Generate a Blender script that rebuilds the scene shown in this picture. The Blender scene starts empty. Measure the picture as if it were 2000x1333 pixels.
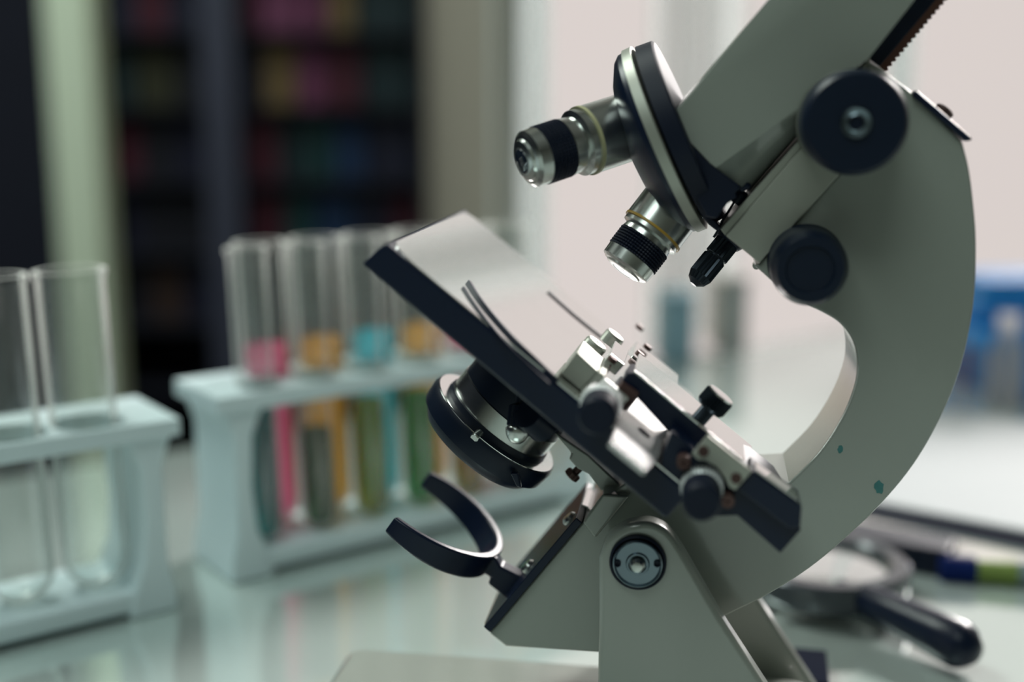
import bpy, bmesh, math, random
from mathutils import Vector, Matrix
random.seed(7)
V = Vector
R = math.radians
scn = bpy.context.scene
col = scn.collection

# ------------------------------------------------------------------ camera, world, light, exposure
F = 2400.0; PITCH = R(11.0); H = 0.238; FOCUS = 0.420
cam_d = bpy.data.cameras.new('camera'); cam = bpy.data.objects.new('camera', cam_d); col.objects.link(cam)
cam.location = (0, 0, H); cam.rotation_euler = (R(90) - PITCH, 0, 0)
cam_d.sensor_width = 36.0; cam_d.lens = F * 36.0 / 2000.0
cam_d.clip_start = 0.01; cam_d.clip_end = 60
cam_d.dof.use_dof = True; cam_d.dof.focus_distance = FOCUS
cam_d.dof.aperture_fstop = (cam_d.lens / 1000.0) / 0.0155
scn.camera = cam

world = bpy.data.worlds.new('daylight'); scn.world = world; world.use_nodes = True
bg = world.node_tree.nodes['Background']
bg.inputs[0].default_value = (1.0, 0.905, 0.865, 1); bg.inputs[1].default_value = 0.73

sun_d = bpy.data.lights.new('sun', 'SUN'); sun = bpy.data.objects.new('sun', sun_d); col.objects.link(sun)
sun_d.energy = 6.5; sun_d.angle = R(16); sun_d.color = (1.0, 0.95, 0.92)
TO_SUN = V((0.58, 0.75, 0.38)).normalized()
sun.rotation_euler = TO_SUN.to_track_quat('Z', 'Y').to_euler(); sun.location = (1.5, 3.5, 2)

def area(name, loc, target, sx, sy, power, colr, portal=False):
    d = bpy.data.lights.new(name, 'AREA'); d.shape = 'RECTANGLE'; d.size = sx; d.size_y = sy
    d.energy = power; d.color = colr
    o = bpy.data.objects.new(name, d); col.objects.link(o); o.location = loc
    o.rotation_euler = (V(target) - V(loc)).to_track_quat('-Z', 'Y').to_euler()
    if portal: d.cycles.is_portal = True
    return o
area('added_fill_light', (-0.5, -0.6, 1.9), (-0.5, -0.6, 0), 1.2, 1.2, 18.0, (0.86, 1.0, 0.95))  # unseen fill lamp added overhead to brighten the faces towards the camera
area('added_fill_light', (-1.0, 1.3, 1.9), (-1.0, 1.3, 0), 0.9, 0.9, 30.0, (0.9, 1.0, 0.92))  # second added fill lamp, lifts the far left corner

scn.view_settings.view_transform = 'Standard'; scn.view_settings.look = 'None'
scn.view_settings.exposure = 0.0; scn.view_settings.gamma = 1.0
scn.view_settings.use_curve_mapping = False
scn.cycles.max_bounces = 14; scn.cycles.transparent_max_bounces = 24
scn.cycles.diffuse_bounces = 5; scn.cycles.glossy_bounces = 6; scn.cycles.transmission_bounces = 10
scn.cycles.sample_clamp_indirect = 6.0
scn.cycles.caustics_reflective = False; scn.cycles.caustics_refractive = False

# ------------------------------------------------------------------ photo geometry (pixel -> ray)
CAM = V((0, 0, H)); CP, SP = math.cos(PITCH), math.sin(PITCH)
def ray(x, y):
    u = (x - 1000) / F; v = (y - 666.5) / F
    return V((u, CP - v * SP, -(SP + v * CP)))
def ground(x, y, z=0.0):
    r = ray(x, y); return CAM + r * ((z - H) / r.z)
def proj(p):
    q = V(p) - CAM; d = q.y * CP - q.z * SP; v = -(q.y * SP + q.z * CP)
    return (1000 + F * q.x / d, 666.5 + F * v / d)
def z_at(X, Y, py):                       # height of the point above (X,Y) seen at image row py
    lo, hi = -1.0, 2.5
    for _ in range(50):
        m = (lo + hi) / 2
        if proj((X, Y, m))[1] > py: lo = m
        else: hi = m
    return (lo + hi) / 2
def on_depth(x, y, Y):                    # point on the ray at world depth Y
    r = ray(x, y); return CAM + r * (Y / r.y)

# ------------------------------------------------------------------ materials
MATS = {}
def mat(name, colr, rough=0.5, metal=0.0, coat=0.0, spec=0.5, noise=None, ior=1.5, bump=None, coat_rough=0.08):
    if name in MATS: return MATS[name]
    m = bpy.data.materials.new(name); m.use_nodes = True; nt = m.node_tree
    b = nt.nodes['Principled BSDF']
    b.inputs['Base Color'].default_value = (*colr, 1); b.inputs['Roughness'].default_value = rough
    b.inputs['Metallic'].default_value = metal; b.inputs['Coat Weight'].default_value = coat
    b.inputs['Coat Roughness'].default_value = coat_rough
    b.inputs['Specular IOR Level'].default_value = spec; b.inputs['IOR'].default_value = ior
    if noise:
        sc, amt = noise
        tc = nt.nodes.new('ShaderNodeTexCoord'); n = nt.nodes.new('ShaderNodeTexNoise')
        n.inputs['Scale'].default_value = sc; n.inputs['Detail'].default_value = 5
        mx = nt.nodes.new('ShaderNodeMix'); mx.data_type = 'RGBA'
        mx.inputs[6].default_value = (*[c * (1 - amt) for c in colr], 1)
        mx.inputs[7].default_value = (*[min(1, c * (1 + amt)) for c in colr], 1)
        nt.links.new(tc.outputs['Object'], n.inputs['Vector'])
        nt.links.new(n.outputs['Fac'], mx.inputs[0]); nt.links.new(mx.outputs[2], b.inputs['Base Color'])
    if bump:
        sc, st = bump
        tc = nt.nodes.new('ShaderNodeTexCoord'); n = nt.nodes.new('ShaderNodeTexNoise'); bp = nt.nodes.new('ShaderNodeBump')
        n.inputs['Scale'].default_value = sc; n.inputs['Detail'].default_value = 4
        bp.inputs['Strength'].default_value = st; bp.inputs['Distance'].default_value = 0.0004
        nt.links.new(tc.outputs['Object'], n.inputs['Vector'])
        nt.links.new(n.outputs['Fac'], bp.inputs['Height']); nt.links.new(bp.outputs['Normal'], b.inputs['Normal'])
    MATS[name] = m; return m

paint = mat('cream_grey_enamel', (0.315, 0.34, 0.305), 0.34, coat=1.0, noise=(18, 0.04), bump=(260, 0.10), coat_rough=0.12)
paint.node_tree.nodes['Principled BSDF'].inputs['Coat IOR'].default_value = 1.7
black = mat('black_navy_enamel', (0.004, 0.010, 0.030), 0.32, coat=0.1, spec=0.3, noise=(40, 0.15), coat_rough=0.25)
blackm = mat('black_matt_plastic', (0.004, 0.008, 0.022), 0.5, spec=0.25, noise=(60, 0.2))
knobm = mat('black_knob_plastic', (0.004, 0.010, 0.026), 0.38, noise=(50, 0.15), coat=0.08, spec=0.3, coat_rough=0.3)
chrome = mat('brushed_chrome', (0.62, 0.64, 0.62), 0.23, 1.0, noise=(90, 0.06))
steel = mat('polished_steel', (0.93, 0.93, 0.92), 0.07, 1.0, noise=(70, 0.02))
dullst = mat('dull_cast_steel', (0.42, 0.43, 0.38), 0.42, 0.55, noise=(45, 0.10), bump=(120, 0.15))
bronze = mat('dark_bronze', (0.10, 0.055, 0.05), 0.45, 0.5, noise=(60, 0.2))
brass = mat('aged_brass', (0.55, 0.36, 0.17), 0.3, 0.9, noise=(60, 0.12))
yellow = mat('amber_ring_paint', (0.55, 0.33, 0.05), 0.4, noise=(50, 0.05))
cream = mat('pale_ring_paint', (0.50, 0.48, 0.28), 0.4, noise=(50, 0.05))
lensg = mat('coated_lens_glass', (0.02, 0.03, 0.05), 0.04, coat=1.0, noise=(10, 0.1))
rackp = mat('white_rack_plastic', (0.76, 0.90, 0.94), 0.45, noise=(15, 0.03))
tealstain = mat('teal_stain', (0.05, 0.20, 0.20), 0.5, noise=(300, 0.3))

def grooved(name, colr, rough, metal, scale):
    m = mat(name, colr, rough, metal); nt = m.node_tree; b = nt.nodes['Principled BSDF']
    return m
def two_sided_fresnel(nt, ior):
    # a thin sheet reflects the same from both of its sides
    g = nt.nodes.new('ShaderNodeNewGeometry'); mr = nt.nodes.new('ShaderNodeMapRange'); fr = nt.nodes.new('ShaderNodeFresnel')
    mr.inputs[3].default_value = ior; mr.inputs[4].default_value = 1.0 / ior
    nt.links.new(g.outputs['Backfacing'], mr.inputs[0]); nt.links.new(mr.outputs[0], fr.inputs['IOR']); return fr
def glass_mat():
    m = bpy.data.materials.new('tube_glass'); m.use_nodes = True; nt = m.node_tree; nt.nodes.clear()
    out = nt.nodes.new('ShaderNodeOutputMaterial'); tr = nt.nodes.new('ShaderNodeBsdfTransparent')
    gl = nt.nodes.new('ShaderNodeBsdfGlossy'); fr = two_sided_fresnel(nt, 1.75); mx = nt.nodes.new('ShaderNodeMixShader')
    tr.inputs[0].default_value = (0.975, 0.985, 0.98, 1); gl.inputs['Roughness'].default_value = 0.02
    n = nt.nodes.new('ShaderNodeTexNoise'); n.inputs['Scale'].default_value = 8
    mr = nt.nodes.new('ShaderNodeMapRange'); mr.inputs[3].default_value = .10; mr.inputs[4].default_value = .14
    nt.links.new(n.outputs['Fac'], mr.inputs[0]); nt.links.new(mr.outputs[0], gl.inputs['Roughness'])
    nt.links.new(fr.outputs[0], mx.inputs[0]); nt.links.new(tr.outputs[0], mx.inputs[1])
    nt.links.new(gl.outputs[0], mx.inputs[2])
    # white put on edge-on walls stands in for refracted window highlights
    lw = nt.nodes.new('ShaderNodeLayerWeight'); lw.inputs['Blend'].default_value = 0.5
    m2 = nt.nodes.new('ShaderNodeMapRange'); m2.inputs[1].default_value = 0.50; m2.inputs[2].default_value = 0.85; m2.inputs[3].default_value = 0.0; m2.inputs[4].default_value = 0.95
    df = nt.nodes.new('ShaderNodeBsdfDiffuse'); tl = nt.nodes.new('ShaderNodeBsdfTranslucent'); md = nt.nodes.new('ShaderNodeMixShader'); md.inputs[0].default_value = .4
    df.inputs[0].default_value = (.95, .95, .92, 1); tl.inputs[0].default_value = (.95, .95, .92, 1)
    nt.links.new(df.outputs[0], md.inputs[1]); nt.links.new(tl.outputs[0], md.inputs[2])
    mo = nt.nodes.new('ShaderNodeMixShader'); nt.links.new(lw.outputs['Facing'], m2.inputs[0]); nt.links.new(m2.outputs[0], mo.inputs[0])
    nt.links.new(mx.outputs[0], mo.inputs[1]); nt.links.new(md.outputs[0], mo.inputs[2]); nt.links.new(mo.outputs[0], out.inputs[0])
    return m
glass = glass_mat()
def liquid_mat(name, colr, trans=0.45, deep=None):
    m = bpy.data.materials.new(name); m.use_nodes = True; nt = m.node_tree; nt.nodes.clear()
    out = nt.nodes.new('ShaderNodeOutputMaterial')
    tl = nt.nodes.new('ShaderNodeBsdfTranslucent'); rf = nt.nodes.new('ShaderNodeBsdfTransparent')
    gl = nt.nodes.new('ShaderNodeBsdfGlossy'); gl.inputs['Roughness'].default_value = 0.03
    tl.inputs[0].default_value = (*colr, 1); d = deep or colr
    rf.inputs['Color'].default_value = (*[c ** .5 for c in d], 1)
    n = nt.nodes.new('ShaderNodeTexNoise'); n.inputs['Scale'].default_value = 30
    mr = nt.nodes.new('ShaderNodeMapRange'); mr.inputs[3].default_value = trans - .03; mr.inputs[4].default_value = trans + .03
    mx = nt.nodes.new('ShaderNodeMixShader'); mx2 = nt.nodes.new('ShaderNodeMixShader'); mx2.inputs[0].default_value = 0.04
    nt.links.new(n.outputs['Fac'], mr.inputs[0]); nt.links.new(mr.outputs[0], mx.inputs[0])
    nt.links.new(tl.outputs[0], mx.inputs[1]); nt.links.new(rf.outputs[0], mx.inputs[2])
    nt.links.new(mx.outputs[0], mx2.inputs[1]); nt.links.new(gl.outputs[0], mx2.inputs[2])
    nt.links.new(mx2.outputs[0], out.inputs[0])
    return m

# ------------------------------------------------------------------ mesh helpers
def obj(name, bm, m, parent=None, bevel=0.0, seg=2, sharp=35, bang=30):
    bmesh.ops.recalc_face_normals(bm, faces=bm.faces)
    me = bpy.data.meshes.new(name); bm.to_mesh(me); bm.free()
    me.materials.append(m)
    for p in me.polygons: p.use_smooth = True
    try: me.set_sharp_from_angle(angle=R(sharp))
    except Exception: pass
    o = bpy.data.objects.new(name, me); col.objects.link(o)
    if parent: o.parent = parent
    if bevel > 0:
        md = o.modifiers.new('bevel', 'BEVEL'); md.width = bevel; md.segments = seg
        md.limit_method = 'ANGLE'; md.angle_limit = R(bang); md.harden_normals = True
    return o
def empty(name, loc=(0, 0, 0), rz=0.0, parent=None):
    o = bpy.data.objects.new(name, None); col.objects.link(o); o.location = loc; o.rotation_euler = (0, 0, rz)
    o.empty_display_size = 0.02
    if parent: o.parent = parent
    return o
def tag(o, label, cat, group=None, kind=None):
    o['label'] = label; o['category'] = cat
    if group: o['group'] = group
    if kind: o['kind'] = kind
    return o
def struct(o): o['kind'] = 'structure'; return o
def prism(bm, pts, ext):                  # polygon (list of 3-D points) pushed along ext
    a = [bm.verts.new(p) for p in pts]; b = [bm.verts.new(V(p) + ext) for p in pts]
    bm.faces.new(a); bm.faces.new(b[::-1])
    n = len(pts)
    for i in range(n): bm.faces.new((a[i], b[i], b[(i + 1) % n], a[(i + 1) % n]))
def frame_of(axis):
    z = V(axis).normalized(); h = V((0, 0, 1)) if abs(z.z) < 0.9 else V((1, 0, 0))
    x = z.cross(h).normalized(); y = z.cross(x).normalized(); return x, y, z
def lathe(bm, p0, axis, prof, seg=48, teeth=None, closed_ring=False):
    # prof: [(t, r)], teeth: {index: (count, depth)} scallops the ring at that index
    x, y, z = frame_of(axis); p0 = V(p0); rings = []
    for i, (t, r) in enumerate(prof):
        if r < 1e-6:
            rings.append([bm.verts.new(p0 + z * t)]); continue
        ring = []
        for k in range(seg):
            a = 2 * math.pi * k / seg; rr = r
            if teeth and i in teeth:
                if k % 2: rr = r - teeth[i]
            ring.append(bm.verts.new(p0 + z * t + (x * math.cos(a) + y * math.sin(a)) * rr))
        rings.append(ring)
    n = len(rings)
    pairs = [(i, i + 1) for i in range(n - 1)] + ([(n - 1, 0)] if closed_ring else [])
    for i, j in pairs:
        A, B = rings[i], rings[j]
        if len(A) == 1 and len(B) == 1: continue
        for k in range(seg):
            k2 = (k + 1) % seg
            if len(A) == 1: bm.faces.new((A[0], B[k2], B[k]))
            elif len(B) == 1: bm.faces.new((A[k], A[k2], B[0]))
            else: bm.faces.new((A[k], A[k2], B[k2], B[k]))
    if not closed_ring:
        for e in (rings[0], rings[-1]):
            if len(e) > 1: bm.faces.new(e)
def sweep(bm, pts, r, seg=10, flat=1.0):
    pts = [V(p) for p in pts]; rings = []
    up = None
    for i, p in enumerate(pts):
        t = (pts[min(i + 1, len(pts) - 1)] - pts[max(i - 1, 0)]).normalized()
        if up is None: x, y, _ = frame_of(t)
        else:
            x = (up - t * up.dot(t)).normalized(); y = t.cross(x)
        up = x; rr = r[i] if isinstance(r, (list, tuple)) else r
        rings.append([bm.verts.new(p + x * math.cos(2 * math.pi * k / seg) * rr + y * math.sin(2 * math.pi * k / seg) * rr * flat) for k in range(seg)])
    for A, B in zip(rings, rings[1:]):
        for k in range(seg): bm.faces.new((A[k], A[(k + 1) % seg], B[(k + 1) % seg], B[k]))
    bm.faces.new(rings[0][::-1]); bm.faces.new(rings[-1])
def boxf(bm, o, ex, ey, ez, x0, x1, y0, y1, z0, z1):       # box in a given frame
    P = lambda a, b, c: V(o) + ex * a + ey * b + ez * c
    prism(bm, [P(x0, y0, z0), P(x1, y0, z0), P(x1, y1, z0), P(x0, y1, z0)], ez * (z1 - z0))
def box(bm, x0, x1, y0, y1, z0, z1): boxf(bm, (0, 0, 0), V((1, 0, 0)), V((0, 1, 0)), V((0, 0, 1)), x0, x1, y0, y1, z0, z1)
def smooth_poly(pts, n=4, keep=()):        # Catmull-Rom through the traced points, corners in keep stay sharp
    N = len(pts); out = []
    for i in range(N):
        p1, p2 = V(pts[i]), V(pts[(i + 1) % N])
        p0 = V(pts[i - 1]) if i not in keep else p1 * 2 - p2
        p3 = V(pts[(i + 2) % N]) if ((i + 1) % N) not in keep else p2 * 2 - p1
        if i in keep and (i + 1) % N in keep: out.append(p1); continue
        for k in range(n):
            t = k / n
            out.append(0.5 * ((2 * p1) + (p2 - p0) * t + (2 * p0 - 5 * p1 + 4 * p2 - p3) * t * t + (3 * p1 - p0 - 3 * p2 + p3) * t ** 3))
    return out

# ================================================================== SETTING
# ---- table: glossy white laminate
E1 = V((math.cos(R(37)), math.sin(R(37)), 0)); E2 = V((-E1.y, E1.x, 0)); EZ = V((0, 0, 1))
tablem = mat('glossy_white_laminate', (0.73, 0.83, 0.80), 0.035, 0.5, noise=(6, 0.03), coat=0.4)
edge0 = ground(330, 880)
def table_outline():
    a = edge0 - E1 * 1.0; b = edge0 + E1 * 1.75
    return [a, b, b - E2 * 1.15, a - E2 * 1.15]
bm = bmesh.new(); prism(bm, [V((p.x, p.y, 0)) for p in table_outline()], V((0, 0, -0.03)))
lab = empty('lab_table', (edge0.x, edge0.y, -0.75))
tag(lab, 'glossy white lab table that the microscope and tube racks stand on', 'table')
def part_at(o, root):
    o.parent = root; o.location = -V(root.location); return o
part_at(obj('tabletop', bm, tablem, bevel=0.003), lab)
legm = mat('table_leg_steel', (0.25, 0.26, 0.27), 0.4, 0.8, noise=(10, 0.1))
for p in table_outline():
    c = sum(table_outline(), V((0, 0, 0))) / 4; q = p + (c - p) * 0.08
    bm = bmesh.new(); box(bm, q.x - .025, q.x + .025, q.y - .025, q.y + .025, -0.75, -0.03)
    part_at(obj('leg', bm, legm, bevel=0.003), lab)

# ---- room
floorm = mat('grey_floor', (0.16, 0.17, 0.17), 0.35, noise=(3, 0.1))
wallm = mat('grey_green_wall_paint', (0.20, 0.21, 0.18), 0.8, noise=(5, 0.05))
wallw = mat('off_white_wall_paint', (0.55, 0.57, 0.54), 0.8, noise=(5, 0.04))
ceilm = mat('white_ceiling_paint', (0.6, 0.62, 0.6), 0.8, noise=(5, 0.04))
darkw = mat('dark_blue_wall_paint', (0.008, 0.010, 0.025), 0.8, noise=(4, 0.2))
FZ, CZ = -0.75, 1.95
# window wall: starts at the corner pillar and runs to the right, turned a little away
WD = E1.copy(); A0 = edge0 + E1 * ((0.006 - edge0.x) / E1.x) + E2 * 0.012; A0.z = 0; WN = V((-WD.y, WD.x, 0))
WL = 2.9; SILL = -0.016; HEAD = 1.75
B0 = A0 + WD * WL
BX0, BY = -2.6, 3.1     # far left corner of the dark part
FY = -1.7
bm = bmesh.new(); box(bm, BX0 - .1, 2.7, FY - .1, BY + .1, FZ - .1, FZ); struct(obj('floor', bm, floorm))
bm = bmesh.new(); box(bm, BX0 - .1, 2.7, FY - .1, BY + .1, CZ, CZ + .1); struct(obj('ceiling', bm, ceilm))
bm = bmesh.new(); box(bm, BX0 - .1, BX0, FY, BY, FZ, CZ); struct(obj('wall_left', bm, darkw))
bm = bmesh.new(); box(bm, BX0, 2.5, FY - .1, FY, FZ, CZ); struct(obj('wall_front', bm, wallm))
bm = bmesh.new(); box(bm, B0.x, B0.x + .1, FY, B0.y - .03, FZ, CZ); struct(obj('wall_right', bm, wallw))
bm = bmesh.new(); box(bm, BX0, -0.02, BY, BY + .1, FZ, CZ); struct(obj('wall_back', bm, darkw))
# corner wall running away from the window edge into the depth
C1 = on_depth(835, 200, 2.2); C1 = V((C1.x, 2.2, 0)); C0 = V((A0.x - 0.012, A0.y, 0))
bm = bmesh.new(); prism(bm, [V((C0.x, C0.y, FZ)), V((C1.x, C1.y, FZ)), V((C1.x + .02, BY, FZ)), V((C0.x + .012, BY, FZ)), V((A0.x, A0.y, FZ))][:5], V((0, 0, CZ - FZ)))
struct(obj('wall_pillar', bm, mat('pillar_paint', (0.42, 0.38, 0.32), 0.9, spec=0.1, noise=(4, 0.04))))
# wall under / over the window
def wbox(bm, s0, s1, n0, n1, z0, z1): boxf(bm, A0, WD, WN, EZ, s0, s1, n0, n1, z0, z1)
bm = bmesh.new(); wbox(bm, 0, WL, 0.002, 0.03, FZ, SILL); wbox(bm, 0, WL, 0.002, 0.03, HEAD, CZ); struct(obj('wall_window', bm, wallw, bevel=0))
win = struct(empty('window_1', A0 + V((0, 0, SILL))))
framem = mat('white_window_frame', (0.75, 0.80, 0.80), 0.4, noise=(8, 0.03))
bm = bmesh.new()
wbox(bm, 0, 0.02, 0.012, 0.03, SILL, HEAD); wbox(bm, WL - .045, WL, 0.012, 0.03, SILL, HEAD)
wbox(bm, 0, WL, 0.012, 0.03, HEAD - .04, HEAD); wbox(bm, 0, WL, 0.012, 0.03, SILL + .003, SILL + .009)
wf = part_at(obj('window_frame', bm, framem, bevel=0.003), win)
gpane = bpy.data.materials.new('window_pane_glass'); gpane.use_nodes = True
_n = gpane.node_tree; _n.nodes.clear(); _o = _n.nodes.new('ShaderNodeOutputMaterial'); _t = _n.nodes.new('ShaderNodeBsdfTransparent'); _g = _n.nodes.new('ShaderNodeBsdfGlossy'); _m = _n.nodes.new('ShaderNodeMixShader'); _f = two_sided_fresnel(_n, 1.12)
_t.inputs[0].default_value = (.99, .99, .99, 1); _g.inputs['Roughness'].default_value = 0.0; 
_n.links.new(_f.outputs[0], _m.inputs[0]); _n.links.new(_t.outputs[0], _m.inputs[1]); _n.links.new(_g.outputs[0], _m.inputs[2]); _n.links.new(_m.outputs[0], _o.inputs[0])
bm = bmesh.new(); wbox(bm, 0.02, WL - .045, 0.020, 0.024, SILL + .009, HEAD - .04)
part_at(obj('pane', bm, gpane), win)
bm = bmesh.new(); wbox(bm, 0.0, WL, 0.003, 0.030, SILL, SILL + .003)
part_at(obj('window_sill', bm, mat('sill_white', (0.7, 0.74, 0.74), 0.3, noise=(8, .03)), bevel=0.002), win)
# portal over the opening
area('window_portal', A0 + WD * WL / 2 + WN * 0.04 + EZ * (SILL + HEAD) / 2, A0 + WD * WL / 2 - WN + EZ * (SILL + HEAD) / 2, WL, HEAD - SILL, 1.0, (1, 1, 1), portal=True)

# ---- sheer curtains: pale net panels hanging inside the window
def sheer():
    m = bpy.data.materials.new('sheer_net'); m.use_nodes = True; nt = m.node_tree; nt.nodes.clear()
    out = nt.nodes.new('ShaderNodeOutputMaterial'); tr = nt.nodes.new('ShaderNodeBsdfTransparent'); tl = nt.nodes.new('ShaderNodeBsdfTranslucent')
    w = nt.nodes.new('ShaderNodeTexNoise'); w.inputs['Scale'].default_value = 12
    mr = nt.nodes.new('ShaderNodeMapRange'); mr.inputs[3].default_value = 0.22; mr.inputs[4].default_value = 0.42
    tl.inputs[0].default_value = (0.55, 0.62, 0.61, 1); mx = nt.nodes.new('ShaderNodeMixShader')
    nt.links.new(w.outputs['Fac'], mr.inputs[0]); nt.links.new(mr.outputs[0], mx.inputs[0])
    nt.links.new(tr.outputs[0], mx.inputs[1]); nt.links.new(tl.outputs[0], mx.inputs[2]); nt.links.new(mx.outputs[0], out.inputs[0])
    return m
sheerm = sheer()
def curtain(s0, s1, folds, label):
    bm = bmesh.new(); n = folds * 10; top = []; bot = []
    for i in range(n + 1):
        s = s0 + (s1 - s0) * i / n; off = 0.052 + 0.012 * math.sin(2 * math.pi * folds * i / n)
        p = A0 + WD * s + WN * off
        top.append(bm.verts.new((p.x, p.y, HEAD - 0.01))); bot.append(bm.verts.new((p.x, p.y, SILL + 0.020)))
    for i in range(n): bm.faces.new((top[i], top[i + 1], bot[i + 1], bot[i]))
    o = obj('sheer_curtain', bm, sheerm, sharp=180)
    md = o.modifiers.new('cloth', 'SOLIDIFY'); md.thickness = 0.0006
    tag(o, label, 'curtain', 'sheer curtains at the window')
def s_of(px):                              # distance along the window wall for an image column
    r = ray(px, 300); t = ((A0.x) * WD.y - (A0.y) * WD.x) / (r.x * WD.y - r.y * WD.x); p = r * t
    return (V((p.x, p.y, 0)) - A0).dot(WD)
curtain(s_of(1100), s_of(1135), 2, 'narrow sheer curtain gathered just right of the upper objective')
curtain(s_of(1350), s_of(1520), 4, 'wide pale sheer curtain behind the grey body tube')
curtain(s_of(1815), s_of(1840), 2, 'thin sheer curtain strip right of the toothed focusing rack')

# ---- far dark corner: shelf unit with coloured binders, pale post
def far(px, Y): p = on_depth(px, 300, Y); return p.x
postm = mat('pale_green_grey_paint', (0.78, 0.88, 0.70), 0.7, noise=(4, 0.06))
PY = 1.9
bm = bmesh.new(); x0, x1 = far(100, PY), far(192, PY); box(bm, x0, x1, PY, PY + .07, FZ, CZ)
struct(obj('trim_1', bm, postm, bevel=0.006))
# the shelf unit is deep, facing the room
SY = 2.55
shelfm = mat('dark_shelf_board', (0.012, 0.013, 0.025), 0.6, noise=(6, 0.2))
upm = mat('slate_shelf_upright', (0.055, 0.06, 0.10), 0.6, noise=(6, 0.1))
SX0, SX1 = far(205, SY), far(840, SY) - 0.02
unit = empty('shelf_unit', ((SX0 + SX1) / 2, SY, FZ))
tag(unit, 'dark open shelf unit full of coloured files in the far corner', 'shelf')
bm = bmesh.new(); box(bm, SX0, SX1, SY + .33, SY + .35, FZ, 1.75); part_at(obj('back_panel', bm, shelfm), unit)
levels = [FZ + 0.04, -0.54, -0.38, -0.23, -0.08, 0.07, 0.22, 0.37, 0.52, 0.9, 1.3, 1.73]
for z in levels:
    bm = bmesh.new(); box(bm, SX0, SX1, SY, SY + .33, z, z + .008); part_at(obj('shelf_board', bm, shelfm), unit)
for a, b in ((SX0 - .02, SX0), (far(405, SY), far(470, SY)), (SX1, SX1 + .015)):
    bm = bmesh.new(); box(bm, a, b, SY - .02, SY + .34, FZ, 1.75); part_at(obj('upright', bm, upm if a > SX0 and b < SX1 else shelfm, bevel=.002), unit)
cols = {'maroon': (0.07, 0.006, 0.022), 'plum': (0.16, 0.035, 0.10), 'ochre': (0.17, 0.11, 0.045), 'teal': (0.006, 0.05, 0.055),
        'blue': (0.004, 0.03, 0.10), 'bottle green': (0.004, 0.022, 0.03), 'navy': (0.006, 0.007, 0.03), 'black': (0.006, 0.006, 0.015), 'brown': (0.05, 0.025, 0.02), 'olive': (0.03, 0.03, 0.012)}
for k, c in cols.items(): mat(k + '_file', c, 0.6, noise=(20, 0.12))
def binder_mesh(w, h, d):
    bm = bmesh.new(); box(bm, -w / 2, w / 2, 0, d, 0, h); return bm
rows = {  # level -> (x pixel span, colour)
    3: [(225, 280, 'black'), (282, 345, 'brown'), (347, 400, 'navy'), (482, 560, 'navy'), (562, 640, 'black'), (642, 720, 'navy'), (722, 812, 'black')],
    4: [(225, 270, 'navy'), (272, 335, 'black'), (337, 400, 'black'), (482, 550, 'maroon'), (552, 610, 'teal'), (612, 690, 'blue'), (692, 760, 'navy'), (762, 812, 'maroon')],
    5: [(225, 275, 'maroon'), (277, 340, 'black'), (342, 400, 'navy'), (482, 545, 'maroon'), (547, 600, 'bottle green'), (602, 650, 'teal'), (652, 715, 'blue'), (717, 812, 'navy')],
    6: [(225, 272, 'bottle green'), (274, 350, 'olive'), (352, 400, 'black'), (482, 518, 'navy'), (520, 582, 'ochre'), (584, 640, 'plum'), (642, 710, 'maroon'), (712, 812, 'bottle green')],
    7: [(225, 280, 'navy'), (282, 340, 'maroon'), (342, 400, 'navy'), (482, 512, 'maroon'), (514, 600, 'plum'), (602, 646, 'plum'), (648, 700, 'ochre'), (702, 812, 'bottle green')],
    8: [(225, 290, 'navy'), (292, 400, 'maroon'), (482, 560, 'plum'), (562, 640, 'maroon'), (642, 720, 'ochre'), (722, 812, 'navy')],
}
lvname = {3: 'lowest shelf in view', 4: 'shelf level with the tube rims', 5: 'shelf just above the tube rims', 6: 'fourth shelf up in view', 7: 'fifth shelf up in view', 8: 'topmost shelf in view'}
ordn = ['first', 'second', 'third', 'fourth', 'fifth', 'sixth', 'seventh', 'eighth', 'ninth']
for lv, items in rows.items():
    for i, (a, b, cn) in enumerate(items):
        xa, xb = far(a, SY + .05), far(b, SY + .05); zz = levels[lv] + .0085
        hh = 0.130 + random.uniform(-.012, .006)
        o = obj('file_box', binder_mesh(xb - xa - .004, hh, .24), MATS[cn + '_file'], bevel=0.004)
        o.location = ((xa + xb) / 2, SY + .05, zz)
        tag(o, f'dark {cn} file box, {ordn[i]} from left on {lvname[lv]}', 'file box', 'file boxes on the far shelf unit')

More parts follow.
